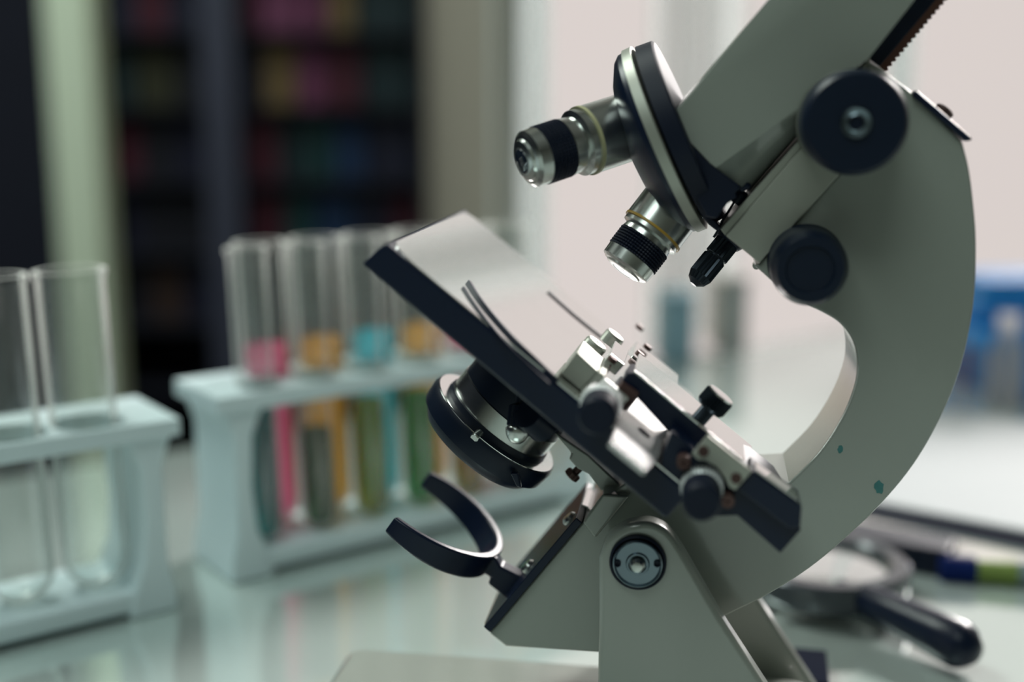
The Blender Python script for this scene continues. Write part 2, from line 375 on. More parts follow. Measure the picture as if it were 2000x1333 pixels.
# ================================================================== TUBE RACKS
def cyl_cutters(bmholes, cx, cy, r, z0, z1):
    lathe(bmholes, (cx, cy, z0), (0, 0, 1), [(0, r), (z1 - z0, r)], 32)
def holed_plate(name, pts, z0, z1, holes, r, m):
    bm = bmesh.new(); prism(bm, pts, V((0, 0, z1 - z0)))
    bmesh.ops.recalc_face_normals(bm, faces=bm.faces)
    me = bpy.data.meshes.new('tmp'); bm.to_mesh(me); bm.free(); a = bpy.data.objects.new('tmp', me); col.objects.link(a)
    cs = []
    for (cx, cy) in holes:
        bm = bmesh.new(); cyl_cutters(bm, cx, cy, r, z0 - .01, z1 + .01); bmesh.ops.recalc_face_normals(bm, faces=bm.faces)
        me2 = bpy.data.meshes.new('tmpc'); bm.to_mesh(me2); bm.free(); c = bpy.data.objects.new('tmpc', me2); col.objects.link(c); cs.append(c)
        md = a.modifiers.new('b', 'BOOLEAN'); md.operation = 'DIFFERENCE'; md.object = c; md.solver = 'EXACT'
    dg = bpy.context.evaluated_depsgraph_get(); dg.update()
    res = bpy.data.meshes.new_from_object(a.evaluated_get(dg))
    for c in cs: bpy.data.objects.remove(c, do_unlink=True)
    bpy.data.objects.remove(a, do_unlink=True)
    bm = bmesh.new(); bm.from_mesh(res); bpy.data.meshes.remove(res)
    return obj(name, bm, m, sharp=30)
def rack(origin, L, W, ztop, holes, r, label, grp):
    """local frame: x along the row, y across, origin at the near left bottom corner"""
    root = empty('test_tube_rack', origin, R(37))
    X, Y = V((1, 0, 0)), V((0, 1, 0))
    bm = bmesh.new()                       # base plate with end feet
    prism(bm, [V((0.006, 0.002, 0.003)), V((L - .006, 0.002, 0.003)), V((L - .006, W - .002, 0.003)), V((0.006, W - .002, 0.003))], V((0, 0, .011)))
    obj('base', bm, rackp, root, bevel=0.0025)
    for sx in (0, 1):
        # end panel flares towards foot and top plate
        prof = [(0.0, -.004), (0.0, .020), (0.012, .018), (0.026, .012), (ztop * .5, .010), (ztop - .022, .011), (ztop - .012, .015), (ztop - .006, .018), (ztop - .006, -.006), (ztop - .012, -.003), (ztop - .022, 0.0), (0.026, 0.0), (0.012, -.003)]
        pts = [V(((L - x if sx else x), 0.001, z)) for z, x in prof]
        bm = bmesh.new(); prism(bm, pts, V((0, W - .002, 0)))
        obj('end_panel', bm, rackp, root, bevel=0.002)
    hl = [(hx, hy) for hx, hy in holes]
    tp = holed_plate('top_plate', [V((-.008, -.001, ztop - .008)), V((L + .008, -.001, ztop - .008)), V((L + .008, W + .001, ztop - .008)), V((-.008, W + .001, ztop - .008))], ztop - .008, ztop, hl, r + .0012, rackp)
    tp.parent = root
    # locating plate low in the rack
    tag(root, label, 'test tube rack', grp)
    return root
def tube_mesh(r, h):
    bm = bmesh.new(); w = 0.0013; prof = []
    n = 8
    for i in range(n + 1):
        a = math.pi / 2 * i / n; prof.append((r - r * math.cos(a), max(r * math.sin(a), 0)))
    prof += [(h * .5, r), (h - .004, r), (h - .002, r + .0012), (h, r + .0010), (h, r - w), (h * .5, r - w)]
    for i in range(n, -1, -1):
        a = math.pi / 2 * i / n; prof.append((r - (r - w) * math.cos(a), max((r - w) * math.sin(a), 0)))
    lathe(bm, (0, 0, 0), (0, 0, 1), prof, 48); return bm
def liquid_mesh(r, h, level):
    bm = bmesh.new(); rl = r - .0017; prof = []
    for i in range(9):
        a = math.pi / 2 * i / 8; prof.append((r - rl * math.cos(a), max(rl * math.sin(a), 0)))
    prof += [(level * .6, rl), (level - .0008, rl), (level, rl - .0004), (level - .0006, rl - .002), (level - .0008, 0)]
    lathe(bm, (0, 0, 0), (0, 0, 1), prof, 40); return bm
def test_tube(loc, r, h, level, lm, label, grp, tilt=(0, 0)):
    o = obj('test_tube', tube_mesh(r, h), glass, sharp=60); o.location = loc; o.rotation_euler = (tilt[0], tilt[1], 0)
    tag(o, label, 'test tube', grp)
    if lm: obj('liquid', liquid_mesh(r, h, level), lm, o, sharp=60)
    return o

# --- coloured rack in the middle distance
g0 = ground(470, 1143); g0 = V((g0.x, g0.y, 0))
RW = 0.052; RL = 0.232; RZT = z_at(g0.x, g0.y, 775)
zrim = z_at(g0.x + E1.x * .03, g0.y + E1.y * .03, 487)
TR, BR = 0.0097, 0.0125
pitch = 0.0322; fx0 = 0.0215; fy = 0.0145; bx0 = fx0 + .0175; by = 0.0370
fronts = [(fx0 + i * pitch, fy) for i in range(6)]; backs = [(bx0 + i * pitch, by) for i in range(6)]
rack(g0, RL, RW, RZT, fronts + backs, TR, 'white plastic rack holding tubes of coloured liquid, left of the microscope', 'white test tube racks')
lq = {'teal': liquid_mat('teal_liquid', (0.01, 0.40, 0.38), .50, (0.02, .5, .5)), 'dark green': liquid_mat('dark_green_liquid', (0.07, .16, .05), .50, (.10, .25, .08)),
      'olive': liquid_mat('olive_liquid', (.50, .46, .01), .50, (.6, .55, .02)), 'green': liquid_mat('green_liquid', (.01, .45, .06), .50, (.02, .6, .08)),
      'brown': liquid_mat('brown_liquid', (.45, .30, .08), .50, (.5, .35, .12)),
      'pink': liquid_mat('pink_liquid', (1.0, .26, .50), .28, (1, .55, .72)), 'orange': liquid_mat('orange_liquid', (1.0, .60, .0), .28, (1, .6, .05)),
      'cyan': liquid_mat('cyan_liquid', (.0, .80, .95), .28, (.2, .9, 1)), 'yellow': liquid_mat('yellow_liquid', (1.0, .60, .0), .28, (1, .75, .1))}
def rk(p, z): q = g0 + E1 * p[0] + E2 * p[1]; return (q.x, q.y, z)
TH = zrim - .0145
lvl_f = [.070, .055, .066, .066, .066, .066]
fcols = ['teal', 'dark green', 'olive', 'green', 'olive', 'brown']
flab = ['test tube of teal liquid, nearest the left end of the coloured rack', 'test tube of blackish green liquid, second in the front row of the rack',
        'test tube of olive liquid between the orange and cyan tubes', 'test tube of bright green liquid in the front row of the rack', 'test tube of olive liquid half hidden by the condenser', 'test tube of brown liquid at the right end of the front row']
for i, p in enumerate(fronts):
    test_tube(rk(p, .0145), TR, TH + random.uniform(-.001, .001), lvl_f[i], lq[fcols[i]], flab[i], 'front row of filled test tubes', (0, R(-1.5)))
bcols = ['pink', 'orange', 'cyan', 'yellow', 'pink', 'orange']
blab = ['test tube of pink liquid, leftmost of the back row', 'test tube of orange liquid, second of the back row', 'test tube of cyan liquid beside the corner of the stage',
        'test tube of yellow liquid behind the condenser', 'test tube of pink liquid under the right end of the condenser', 'test tube of orange liquid at the right end of the back row']
for i, p in enumerate(backs):
    test_tube(rk(p, .0145), BR, TH, .098, lq[bcols[i]], blab[i], 'back row of filled test tubes', (0, R(-1.5)))

# --- rack with empty tubes at the left edge
gr = ground(338, 1196); RL1 = 0.20; g1 = V((gr.x, gr.y, 0)) - E1 * RL1
RZ1 = z_at(gr.x, gr.y, 822)
zr1 = None
cA, cB = [], []
TR1 = 0.0150
holes1 = [(RL1 - .028 - .0345 * i, .019) for i in range(5)]
r1 = rack(g1, RL1, .054, RZ1, holes1, TR1, 'white plastic rack with empty glass tubes cut by the left picture edge', 'white test tube racks')
def rk1(p, z): q = g1 + E1 * p[0] + E2 * p[1]; return (q.x, q.y, z)
q = rk1(holes1[0], 0); zr1 = z_at(q[0], q[1], 527)
for i, lb in enumerate(['empty clear test tube, right one in the left rack', 'empty clear test tube at the left picture edge in the rack']):
    test_tube(rk1(holes1[i + (0 if i == 0 else 0)], .0145), TR1, zr1 - .0145, 0, None, lb, 'empty glass test tubes', (0, R(-1.5)))

# ================================================================== MICROSCOPE
YAW = R(9.0)
XM = V((math.cos(YAW), -math.sin(YAW), 0)); CM = V((math.sin(YAW), math.cos(YAW), 0))
O3 = CAM + ray(1246, 1095) * 0.448
MO = V((O3.x, O3.y, 0))
mic = empty('microscope', MO, -YAW)
tag(mic, 'grey and black inclined laboratory microscope standing on the white table', 'microscope')
def L(px, py, c=0.0):                      # picture point -> microscope frame on the plane c (c<0 is nearer)
    r = ray(px, py); t = (MO + CM * c - CAM).dot(CM) / r.dot(CM); q = CAM + r * t - MO
    return V((q.dot(XM), c, q.z))
def toL(p): q = V(p) - MO; return V((q.dot(XM), q.dot(CM), q.z))
def slab(name, pts, c, th, m, parent=mic, bevel=0.0, seg=2, bang=30, smooth=None):
    P = [L(x, y, c) for x, y in pts]
    if smooth is not None: P = smooth_poly(P, smooth[0], smooth[1])
    bm = bmesh.new(); prism(bm, P, V((0, th, 0))); return obj(name, bm, m, parent, bevel, seg, bang=bang)
YC = V((0, 1, 0))
def pxr(px, py, c, rp):                    # radius in metres of rp pixels at that point
    return (L(px + rp, py, c) - L(px, py, c)).length

# ---- base (foot)
BZ = 0.020
def base():
    tz = BZ
    yb = toL(ground(900, 1277, tz)).y; x0 = toL(ground(658, 1300, tz)).x
    P_ = L(1592, 1490, -.042); Q_ = L(1407, 1206, -.042); k = (tz - Q_.z) / (P_.z - Q_.z); x1 = Q_.x + (P_.x - Q_.x) * k + .004
    print('base', yb, x0, x1)
    y0, y1 = -.060, yb; pts = []
    for (cx, cy, a0, rr) in ((x0 + .012, y0 + .012, 180, .012), (x1 - .01, y0 + .01, 270, .01), (x1 - .01, y1 - .01, 0, .01), (x0 + .008, y1 - .008, 90, .008)):
        for k in range(7):
            a = R(a0 + 90 * k / 6); pts.append(V((cx + rr * math.cos(a), cy + rr * math.sin(a), 0)))
    bm = bmesh.new(); prism(bm, pts, V((0, 0, tz))); return obj('base', bm, paint, mic, bevel=.004, seg=4, bang=50)
base()

# ---- pillars
pil = [(1165, 1500), (1169, 1200), (1169, 1092), (1183, 1056), (1212, 1033), (1240, 1024), (1269, 1022), (1297, 1033), (1316, 1052), (1333, 1078), (1407, 1206), (1592, 1490)]
def pillar(c, th):
    P = [L(x, y, -.042) for x, y in pil]
    z0 = .0 if c > 0 else BZ - .001
    P[0] = V((P[0].x, 0, z0)); d = (P[-1] - P[-2]); k = (z0 - P[-2].z) / d.z; P[-1] = P[-2] + d * k
    P = [V((p.x, c, p.z)) for p in P]
    P = smooth_poly(P, 4, (0, 1, 2, 9, 10, 11)); bm = bmesh.new(); prism(bm, P, V((0, th, 0)))
    return obj('pillar', bm, paint, mic, bevel=.0022, seg=4, bang=40)
pillar(-.042, .009); pillar(.033, .009)
# ---- inclination joint cap
jc = L(1246, 1098, -.0425)
def disc(name, c0, prof, m, parent, seg=48, axis=V((0, -1, 0)), teeth=None, closed=False, sharp=30):
    bm = bmesh.new(); lathe(bm, c0, axis, prof, seg, teeth, closed); return obj(name, bm, m, parent, sharp=sharp)
rj = pxr(1246, 1098, -.0425, 56)
hinge = disc('hinge_cap', jc, [(-.001, rj), (.0012, rj), (.0016, rj * .93), (.0010, rj * .89), (0, rj * .88)], blackm, mic)
dkch = mat('chrome_dark_reflection', (.20, .25, .29), .28, 1.0, noise=(80, .08))  # reflection of the dark room put into the chrome colour
disc('chrome_washer', jc, [(0, rj * .885), (.0022, rj * .87), (.0028, rj * .82), (.0018, rj * .76), (.0018, rj * .42), (.0026, rj * .38), (.0026, rj * .33), (.001, rj * .32)], dkch, hinge)
disc('bolt', jc, [(0, rj * .33), (.0008, rj * .32), (.0008, rj * .28), (.0040, rj * .27), (.0052, rj * .18), (.0056, 0)], chrome, hinge)
for px in (1207, 1284):
    disc('pin_hole', L(px, 1097, -.0425), [(0.001, rj * .12), (.0026, rj * .12), (.0026, rj * .09), (.0019, rj * .08), (.0019, 0)], blackm, hinge, 24)

# ---- arm
arm_pts = [(1640, 340), (1690, 116), (1722, 134), (1783, 182), (1880, 277), (1893, 330), (1902, 400), (1907, 470), (1905, 560), (1895, 640), (1873, 730), (1836, 820), (1785, 908), (1722, 985), (1655, 1050), (1580, 1112), (1500, 1163), (1424, 1201),
           (1300, 1252), (1170, 1276), (988, 1264), (955, 1238), (1137, 1022), (1180, 975), (1245, 925), (1420, 950), (1541, 944), (1600, 884), (1642, 820), (1667, 760), (1674, 712), (1666, 668), (1641, 633), (1603, 609), (1560, 590), (1530, 570), (1472, 518), (1483, 515)]
P = [L(x, y, -.0185) for x, y in arm_pts]
P = smooth_poly(P, 5, (0, 1, 2, 3, 4, 17, 18, 19, 20, 21, 22, 23, 24, 25, 26, 35, 36, 37))
bm = bmesh.new(); prism(bm, P, V((0, .037, 0)))
arm = obj('arm', bm, paint, mic, bevel=.0028, seg=4, bang=50)
# green stains on the arm
def blot(px, py, rp, c):
    bm = bmesh.new(); pts = []
    for k in range(12):
        a = 2 * math.pi * k / 12; rr = rp * random.uniform(.65, 1.1); pts.append(L(px + rr * math.cos(a), py + rr * 1.3 * math.sin(a), c))
    prism(bm, pts, V((0, -.00012, 0))); return obj('stain', bm, tealstain, arm)
blot(1717, 953, 11, -.0185); blot(1641, 878, 6, -.0185)
# ---- front bracket block, condenser bracket, mirror plate
slab('hinge_block', [(1177, 966), (1230, 970), (1162, 1054), (1137, 1022)], -.0225, .045, paint, bevel=.001)
slab('mirror_plate', [(1125, 1012), (1137, 1022), (957, 1237), (944, 1226)], -.021, .042, black, bevel=.0004)
bm = bmesh.new(); P = [L(x, y, -.016) for x, y in ((1120, 1018), (1123, 1021), (952, 1222), (946, 1219))]
prism(bm, P, V((0, .036, 0))); obj('brass_backing', bm, brass, mic)
slab('chip', [(1136, 986), (1152, 992), (1137, 1021), (1123, 1012)], -.006, .02, steel, bevel=.0004)
up_left = (L(1040, 1000, 0) - L(1080, 1046, 0)).normalized()
for px, py in ((1116, 1017), (1034, 1110)):
    p = L(px, py, -.010)
    bm = bmesh.new(); lathe(bm, p - up_left * .002, up_left, [(0, .003), (.0032, .003), (.0042, .0022), (.0042, .0004)], 20); obj('screw', bm, chrome, mic)

# ---- substage bracket + thumb screw
slab('condenser_bracket', [(1078, 842), (1116, 886), (1111, 898), (1128, 917), (1150, 928), (1197, 991), (1226, 962), (1150, 890)], -.012, .024, paint, bevel=.0008)
p = L(1141, 906, -.008); q = L(1112, 934, -.009); ax = (q - p).normalized()
bm = bmesh.new(); lathe(bm, p, ax, [(0, .0014), (.0044, .0014), (.0046, .0024), (.0050, .0028), (.0068, .0028), (.0072, .0020)], 28, {3: .0002, 4: .0002}); obj('thumb_screw', bm, bronze, mic)

# ---- stage frame
c_n = -.062
s0 = L(752, 475, c_n); s1 = L(1348, 964, c_n); SA = (s1 - s0); SLEN = SA.length; SA = SA.normalized()
SB = V((-SA.z, 0, SA.x)); SB = SB if SB.z > 0 else -SB         # stage normal
def S(px, py, h=0.0):                      # picture point -> (a, c, h) frame on the plane h above the stage top
    r = ray(px, py); rl = V((r.dot(XM), r.dot(CM), r.z)); cl = toL(CAM)
    t = (s0 + SB * h - cl).dot(SB) / rl.dot(SB); return cl + rl * t
def sac(px, py, h=0.0):
    q = S(px, py, h) - s0; return q.dot(SA), q.y + c_n * 0, h
def SP_(a, c, h): return s0 + SA * a + YC * (c - c_n) + SB * h    # c in microscope frame
TH_S = abs((L(705, 517, c_n) - s0).dot(SB))
bm = bmesh.new()
l0 = L(705, 517, c_n); b1 = L(1301, 1016, c_n)
prism(bm, [s0, s1, b1, l0], V((0, .124, 0)))
stage = obj('stage', bm, black, mic, bevel=.0011, seg=3, bang=50)
bm = bmesh.new(); e = .0012
pts = []
for (ca, cc, a0) in ((.010, .0522, 90), (.0098, -.0522, 180), (SLEN - .004, -.0585, 270), (SLEN - .004, .0585, 0)):
    rr = .0085 if ca < .05 else .0025
    for k in range(6):
        a = R(a0 + 90 * k / 5); pts.append(SP_(ca + rr * math.cos(a), cc + rr * math.sin(a), -.0004))
prism(bm, pts, SB * .0008)
obj('stage_glare_plate', bm, steel, stage)  # added mirror plate, stands in for window glare on the black stage

# slide clip fingers (curved steel arms on the stage)
def finger(px_pts, w, h, name='slide_clip', m=blackm):
    P = [S(x, y, h) for x, y in px_pts]; fine = []
    for i in range(len(P) - 1):
        p0 = P[max(i - 1, 0)]; p1 = P[i]; p2 = P[i + 1]; p3 = P[min(i + 2, len(P) - 1)]
        for k in range(6):
            t = k / 6; fine.append(0.5 * ((2 * p1) + (p2 - p0) * t + (2 * p0 - 5 * p1 + 4 * p2 - p3) * t * t + (3 * p1 - p0 - 3 * p2 + p3) * t ** 3))
    fine.append(P[-1]); bm = bmesh.new(); A = []; Bv = []
    for i, p in enumerate(fine):
        t = (fine[min(i + 1, len(fine) - 1)] - fine[max(i - 1, 0)]).normalized(); n = SB.cross(t).normalized()
        A.append(p + n * w / 2); Bv.append(p - n * w / 2)
    va = [[bm.verts.new(q) for q in (a, b, b - SB * h, a - SB * h)] for a, b in zip(A, Bv)]
    for u, v in zip(va, va[1:]):
        for k in range(4): bm.faces.new((u[k], u[(k + 1) % 4], v[(k + 1) % 4], v[k]))
    bm.faces.new(va[0][::-1]); bm.faces.new(va[-1]); return obj(name, bm, m, stage)
darkst = mat('blued_steel', (0.03, 0.04, 0.055), 0.3, 0.7, noise=(60, .1))
finger([(918, 548), (940, 582), (972, 622), (1012, 666), (1060, 712), (1092, 742)], .0012, .0014, m=blackm)
finger([(907, 560), (928, 592), (961, 635), (999, 678), (1040, 718), (1074, 748)], .0009, .0011, m=blackm)
finger([(1072, 569), (1100, 594), (1130, 620), (1180, 660)], .0009, .0010, m=blackm)

# ---- mechanical stage
mech = empty('mechanical_stage', (0, 0, 0), 0, mic)
def sbox(name, p0, a1, c1, h0, h1, m, parent=mech, bevel=.0004):
    """box whose near/left top corner is seen at picture point p0 (on height h1); a1 = length, c1 = depth"""
    q = S(p0[0], p0[1], h1) - s0; a = q.dot(SA); c = q.y
    bm = bmesh.new(); o = s0 + SA * a + YC * c
    prism(bm, [o + SB * h0, o + SA * a1 + SB * h0, o + SA * a1 + YC * c1 + SB * h0, o + YC * c1 + SB * h0], SB * (h1 - h0))
    return obj(name, bm, m, parent, bevel=bevel)
def face(name, pts, c, th, m, parent=mech, bevel=.0004, smooth=None): return slab(name, pts, c, th, m, parent, bevel=bevel, smooth=smooth)
# long black guide bar with bright top
bar = face('guide_bar', [(1226, 729), (1244, 729), (1384, 849), (1356, 880), (1330, 872), (1214, 745)], -.050, .014, black)
sbox('guide_bar_top', (1244, 729), .040, .0135, .0, .0, steel) if False else None
def top_strip(name, p0, p1, c, depth, m, thick=.0008, lift=.0002, parent=mech):
    a = L(p0[0], p0[1], c) + SB * lift; b = L(p1[0], p1[1], c) + SB * lift
    bm = bmesh.new(); prism(bm, [a, b, b + YC * depth, a + YC * depth], SB * thick); return obj(name, bm, m, parent, bevel=.0002)
top_strip('guide_bar_top', (1236, 728), (1470, 922), -.050, .0270, steel)
# grey slide-holder block and screws
face('slide_holder', [(1127, 688), (1169, 726), (1133, 763), (1094, 729)], -.052, .020, dullst)
face('slide_holder_plate', [(1170, 726), (1186, 737), (1141, 779), (1133, 764)], -.053, .022, dullst)
def sscrew(px, py, h, r, hh, m=chrome, name='screw', parent=mech, teeth=None, seg=28, axis=None):
    p = S(px, py, h); bm = bmesh.new(); lathe(bm, p, axis or SB, [(0, r), (hh * .85, r), (hh, r * .85), (hh, r * .2), (hh * .8, r * .15)], seg, teeth); return obj(name, bm, m, parent)
sscrew(1150, 690, .006, .0040, .0048, dullst, 'clamp_screw')
sscrew(1188, 672, .006, .0038, .0045, dullst, 'clamp_screw')
sbox('holder_arm', (1160, 716), .0115, .040, .004, .0085, steel)
sbox('holder_finger', (1180, 738), .010, .052, .006, .0100, steel)
sbox('end_block', (1236, 694), .020, .026, .000, .0105, steel)
sbox('holder_jaw', (1192, 690), .006, .022, .004, .0125, steel)
for px, py in ((1193, 706), (1247, 696), (1262, 682), (1247, 643)):
    sscrew(px, py, .0112, .0017, .0016, bronze)
for px, py in ((1268, 724), (1260, 736), (1312, 778), (1325, 787)):
    sscrew(px, py, .0, .0024, .0012, darkst)
# bronze bracket, white carriage plate with hole
face('bronze_bracket', [(1213, 748), (1248, 772), (1221, 803), (1196, 786)], -.054, .006, bronze)
def flat(name, pts, h, th, m, parent=mech, bevel=.0003):
    bm = bmesh.new(); prism(bm, [S(x, y, h) for x, y in pts], SB * -th); return obj(name, bm, m, parent, bevel=bevel)
carm = mat('white_carriage_enamel', (.80, .80, .79), .22, .7, noise=(40, .02))
car = flat('carriage_plate', [(1246, 772), (1273, 793), (1269, 800), (1288, 816), (1290, 822), (1297, 825), (1298, 831), (1306, 836), (1302, 850), (1294, 866), (1290, 884), (1284, 900), (1262, 921), (1193, 864), (1204, 830), (1205, 800), (1224, 802)], .0035, .0016, carm)
bm = bmesh.new(); lathe(bm, S(1258, 846, .0035), SB, [(.0, .0024), (.00015, .0024), (.00015, 0)], 24); obj('plate_hole', bm, blackm, car)
# lower black body of the cross carriage
face('cross_carriage', [(1312, 842), (1356, 880), (1470, 925), (1520, 965), (1565, 1036), (1524, 1082), (1440, 1008), (1392, 1010), (1345, 985), (1300, 935), (1290, 905)], -.060, .030, black)
face('end_rail', [(1469, 921), (1566, 990), (1563, 1030), (1542, 1033), (1440, 955)], -.0635, .016, black, bevel=.0004)
cp = face('cover_plate', [(1383, 852), (1469, 922), (1436, 959), (1424, 953), (1415, 934), (1398, 912), (1378, 901), (1364, 900), (1351, 889)], -.0645, .003, dullst)
for px, py in ((1374, 882), (1438, 935)):
    disc('screw', L(px, py, -.0646), [(0, .0017), (.0006, .0016), (.0006, .0005), (.0001, .0004)], bronze, cp, 20)
for px, py in ((1335, 904), (1421, 979)):
    disc('screw', L(px, py, -.0646), [(-.004, .0022), (.0008, .0021), (.0008, .0007), (.0002, .0006)], bronze, mech, 20)
# black end of the guide with worn steel tongue
top_strip('steel_tongue', (1474, 922), (1556, 981), -.0620, .009, steel, .0006, .0002)
sscrew(1546, 952, .001, .0022, .003, chrome)
# coaxial control knobs on the near side
ribm = mat('ribbed_white_metal', (.92, .95, .95), .25, .3, noise=(40, .02))
def ctl_knob(px, py, rp):
    c0 = -.079
    r = pxr(px, py, c0, rp); p = L(px, py, c0)
    k = empty('control_knob', (0, 0, 0), 0, mech) if False else None
    cap = disc('control_knob', p, [(0, 0), (0, r * .86), (-.0012, r), (-.012, r * .98), (-.012, 0)], blackm, mech, 48)
    disc('knurled_collar', p, [(-.0115, r * .95), (-.0125, r * 1.12), (-.0185, r * 1.12), (-.0195, r * .9)], ribm, cap, 60, teeth={1: .0013, 2: .0013}, sharp=20)
    disc('shaft', p, [(-.0190, .003), (-.030, .003)], chrome, cap, 24)
ctl_knob(1165, 815, 39); ctl_knob(1370, 984, 40)
# knurled clamp screw standing on the rail
axs = SB
p = S(1384, 806, .0); th = .0095
bm = bmesh.new(); rk_ = pxr(1390, 780, -.03, 31)
p = L(1376, 808, -.036)
lathe(bm, p, SB, [(-.003, rk_ * .5), (.0020, rk_ * .5), (.0022, rk_ * .86), (.0032, rk_), (.0075, rk_), (.0080, rk_ * .93)], 64, {3: .0007, 4: .0007})
ks = obj('clamp_knob', bm, darkst, mech, sharp=20)
bm = bmesh.new(); lathe(bm, p, SB, [(.0078, rk_ * .93), (.0085, rk_ * .9), (.0086, 0)], 40); obj('knob_top', bm, steel, ks)

# ---- condenser under the stage
cc0 = L(960, 838, -.002)
up = SB
cond = None
def cl(name, prof, m, parent, seg=64, teeth=None):
    bm = bmesh.new(); lathe(bm, cc0, up, prof, seg, teeth); return obj(name, bm, m, parent, sharp=28)
cond = cl('condenser', [(-.0095, .0170), (-.0085, .0225), (-.0065, .0240), (-.0050, .0245), (-.0045, .0262), (.0012, .0268), (.0030, .0262), (.0030, .0205), (.006, .0200), (.006, .0)], knobm, mic, 96)
cl('reflective_rim', [(.0030, .0258), (.0034, .0258), (.0034, .0206), (.0030, .0206)], steel, cond)
cl('diaphragm_housing', [(.0034, .0218), (.0054, .0214), (.0056, .0198), (.0050, .0190)], knobm, cond, 72)
cl('chrome_ring', [(.0052, .0204), (.0054, .0208), (.0126, .0208), (.0128, .0204)], chrome, cond)
cl('condenser_sleeve', [(.0124, .0200), (.0130, .0205), (.030, .0200), (.034, .0190), (.034, 0)], knobm, cond)
sl = L(927, 855, -.028)
bm = bmesh.new(); lathe(bm, sl, V((-.25, -1, -.1)), [(-.004, .0016), (.0004, .0016), (.0007, .0012), (.0007, .0004)], 20); obj('screw', bm, chrome, cond)
# centring knob with chrome tip
p0 = L(1017, 788, -.034); p1 = L(1009, 866, -.038); ax = (p1 - p0).normalized(); ln = (p1 - p0).length
bm = bmesh.new(); lathe(bm, p0, ax, [(-.006, .0016), (.000, .0018), (.001, .0038), (.0075, .0040), (.008, .0034)], 40, {2: .0004, 3: .0004}); kn = obj('centring_knob', bm, knobm, cond, sharp=20)
bm = bmesh.new(); pr = [(.0078, .0034), (.0085, .0042)]
for i in range(1, 8): a = math.pi / 2 * i / 7; pr.append((.0085 + .0052 * math.sin(a), .0042 * math.cos(a)))
lathe(bm, p0, ax, pr, 36); obj('chrome_tip', bm, chrome, kn, sharp=60)
# iris lever
slab('iris_lever', [(996, 925), (1012, 926), (1018, 955), (1008, 951)], -.028, .003, black, cond, bevel=.0006)
# dark side pivot under the stage
p0 = L(1046, 822, -.036); p1 = L(1076, 846, -.028)
bm = bmesh.new(); lathe(bm, p0, (p1 - p0), [(-.006, .005), (.005, .0055), (.006, .004)], 32); obj('side_pivot', bm, knobm, cond)

# ---- mirror fork
jp = L(958, 1092, 0.0); FS = (L(800, 985, 0) - L(958, 1098, 0)).normalized(); FN = V((-FS.z, 0, FS.x)); FN = FN if FN.z > 0 else -FN
Rf = .0265; ctr = jp + FS * Rf
bm = bmesh.new(); rows_ = []
N = 40
for i in range(N + 1):
    a = R(-112 + 224 * i / N)
    e = abs(i / N * 2 - 1)
    ext = 1.0
    dirv = -FS * math.cos(a) + YC * math.sin(a)
    rad = Rf * (1 + .16 * max(0, e - .45))
    hh = .0056 * (1 - .35 * e ** 3); t = .0016 * (1 + .2 * (1 - e))
    row = []
    for (dr, dn) in ((-t, -hh), (-t * .9, hh), (t * .9, hh), (t, -hh * .8)):
        row.append(bm.verts.new(ctr + dirv * (rad + dr) + FN * dn))
    rows_.append(row)
for u, v in zip(rows_, rows_[1:]):
    for k in range(4): bm.faces.new((u[k], u[(k + 1) % 4], v[(k + 1) % 4], v[k]))
bm.faces.new(rows_[0][::-1]); bm.faces.new(rows_[-1])
fork = obj('mirror_fork', bm, black, mic, bevel=.0009, seg=3, bang=50)
slab('fork_stem', [(950, 1082), (968, 1090), (978, 1108), (1022, 1130), (990, 1172), (952, 1142), (958, 1130), (938, 1118)], -.009, .007, black, fork, bevel=.001)

# ---- body tube
tube_pts = [(1640, -160), (1500, 0), (1322, 204), (1316, 226), (1334, 262), (1388, 320), (1466, 380), (1697, 114), (1786, 0), (1930, -160)]
P = [L(x, y, -.024) for x, y in tube_pts]
bm = bmesh.new(); prism(bm, P, V((0, .048, 0))); bm.edges.ensure_lookup_table()
axd = (P[1] - P[2]).normalized()
ed = [e for e in bm.edges if abs((e.verts[0].co - e.verts[1].co).normalized().dot(axd)) > .985 and e.calc_length() > .03]
bmesh.ops.bevel(bm, geom=ed, offset=.014, segments=9, affect='EDGES', profile=.5)
body = obj('body_tube', bm, paint, mic, bevel=.0006, seg=2, bang=50)
# make the lower edge plainer: small inner sleeve
slab('tube_collar', [(1330, 250), (1352, 232), (1470, 366), (1448, 378)], -.019, .038, black, bevel=.001)
# dovetail slide
slide = slab('dovetail_slide', [(1417, 461), (1566, 288), (1700, 130), (1722, 150), (1640, 341), (1484, 515)], -.0200, .030, dullst, bevel=.0005)
slab('dovetail_strip', [(1407, 448), (1466, 380), (1566, 268), (1700, 112), (1700, 130), (1566, 288), (1417, 461)], -.0185, .026, dullst, slide, bevel=.0003)
disc('screw', L(1477, 518, -.010), [(-.002, .0013), (.002, .0013)], chrome, slide, 16)
# rack gear
gear = slab('gear_bar', [(1696, 113), (1718, 130), (1827, 0), (1945, -140), (1900, -140), (1786, 0)], -.007, .016, black, bevel=.0004)
a = V((1718, 130)); b = V((1950, -146)); nT = 30
tp = []; d = (b - a); un = V((-d.y, d.x)).normalized(); un = un if un.x > 0 else -un
for i in range(nT):
    for (f, w) in ((0, 13), (.28, 17), (.55, 17), (.80, 12)):
        q = a + d * ((i + f) / nT) + un * w; tp.append((q.x, q.y))
slab('toothed_rack', [tuple(a)] + tp + [tuple(b)], -.006, .008, mat('reddish_brass', (.16, .075, .06), .4, .6, noise=(60, .1)), gear)
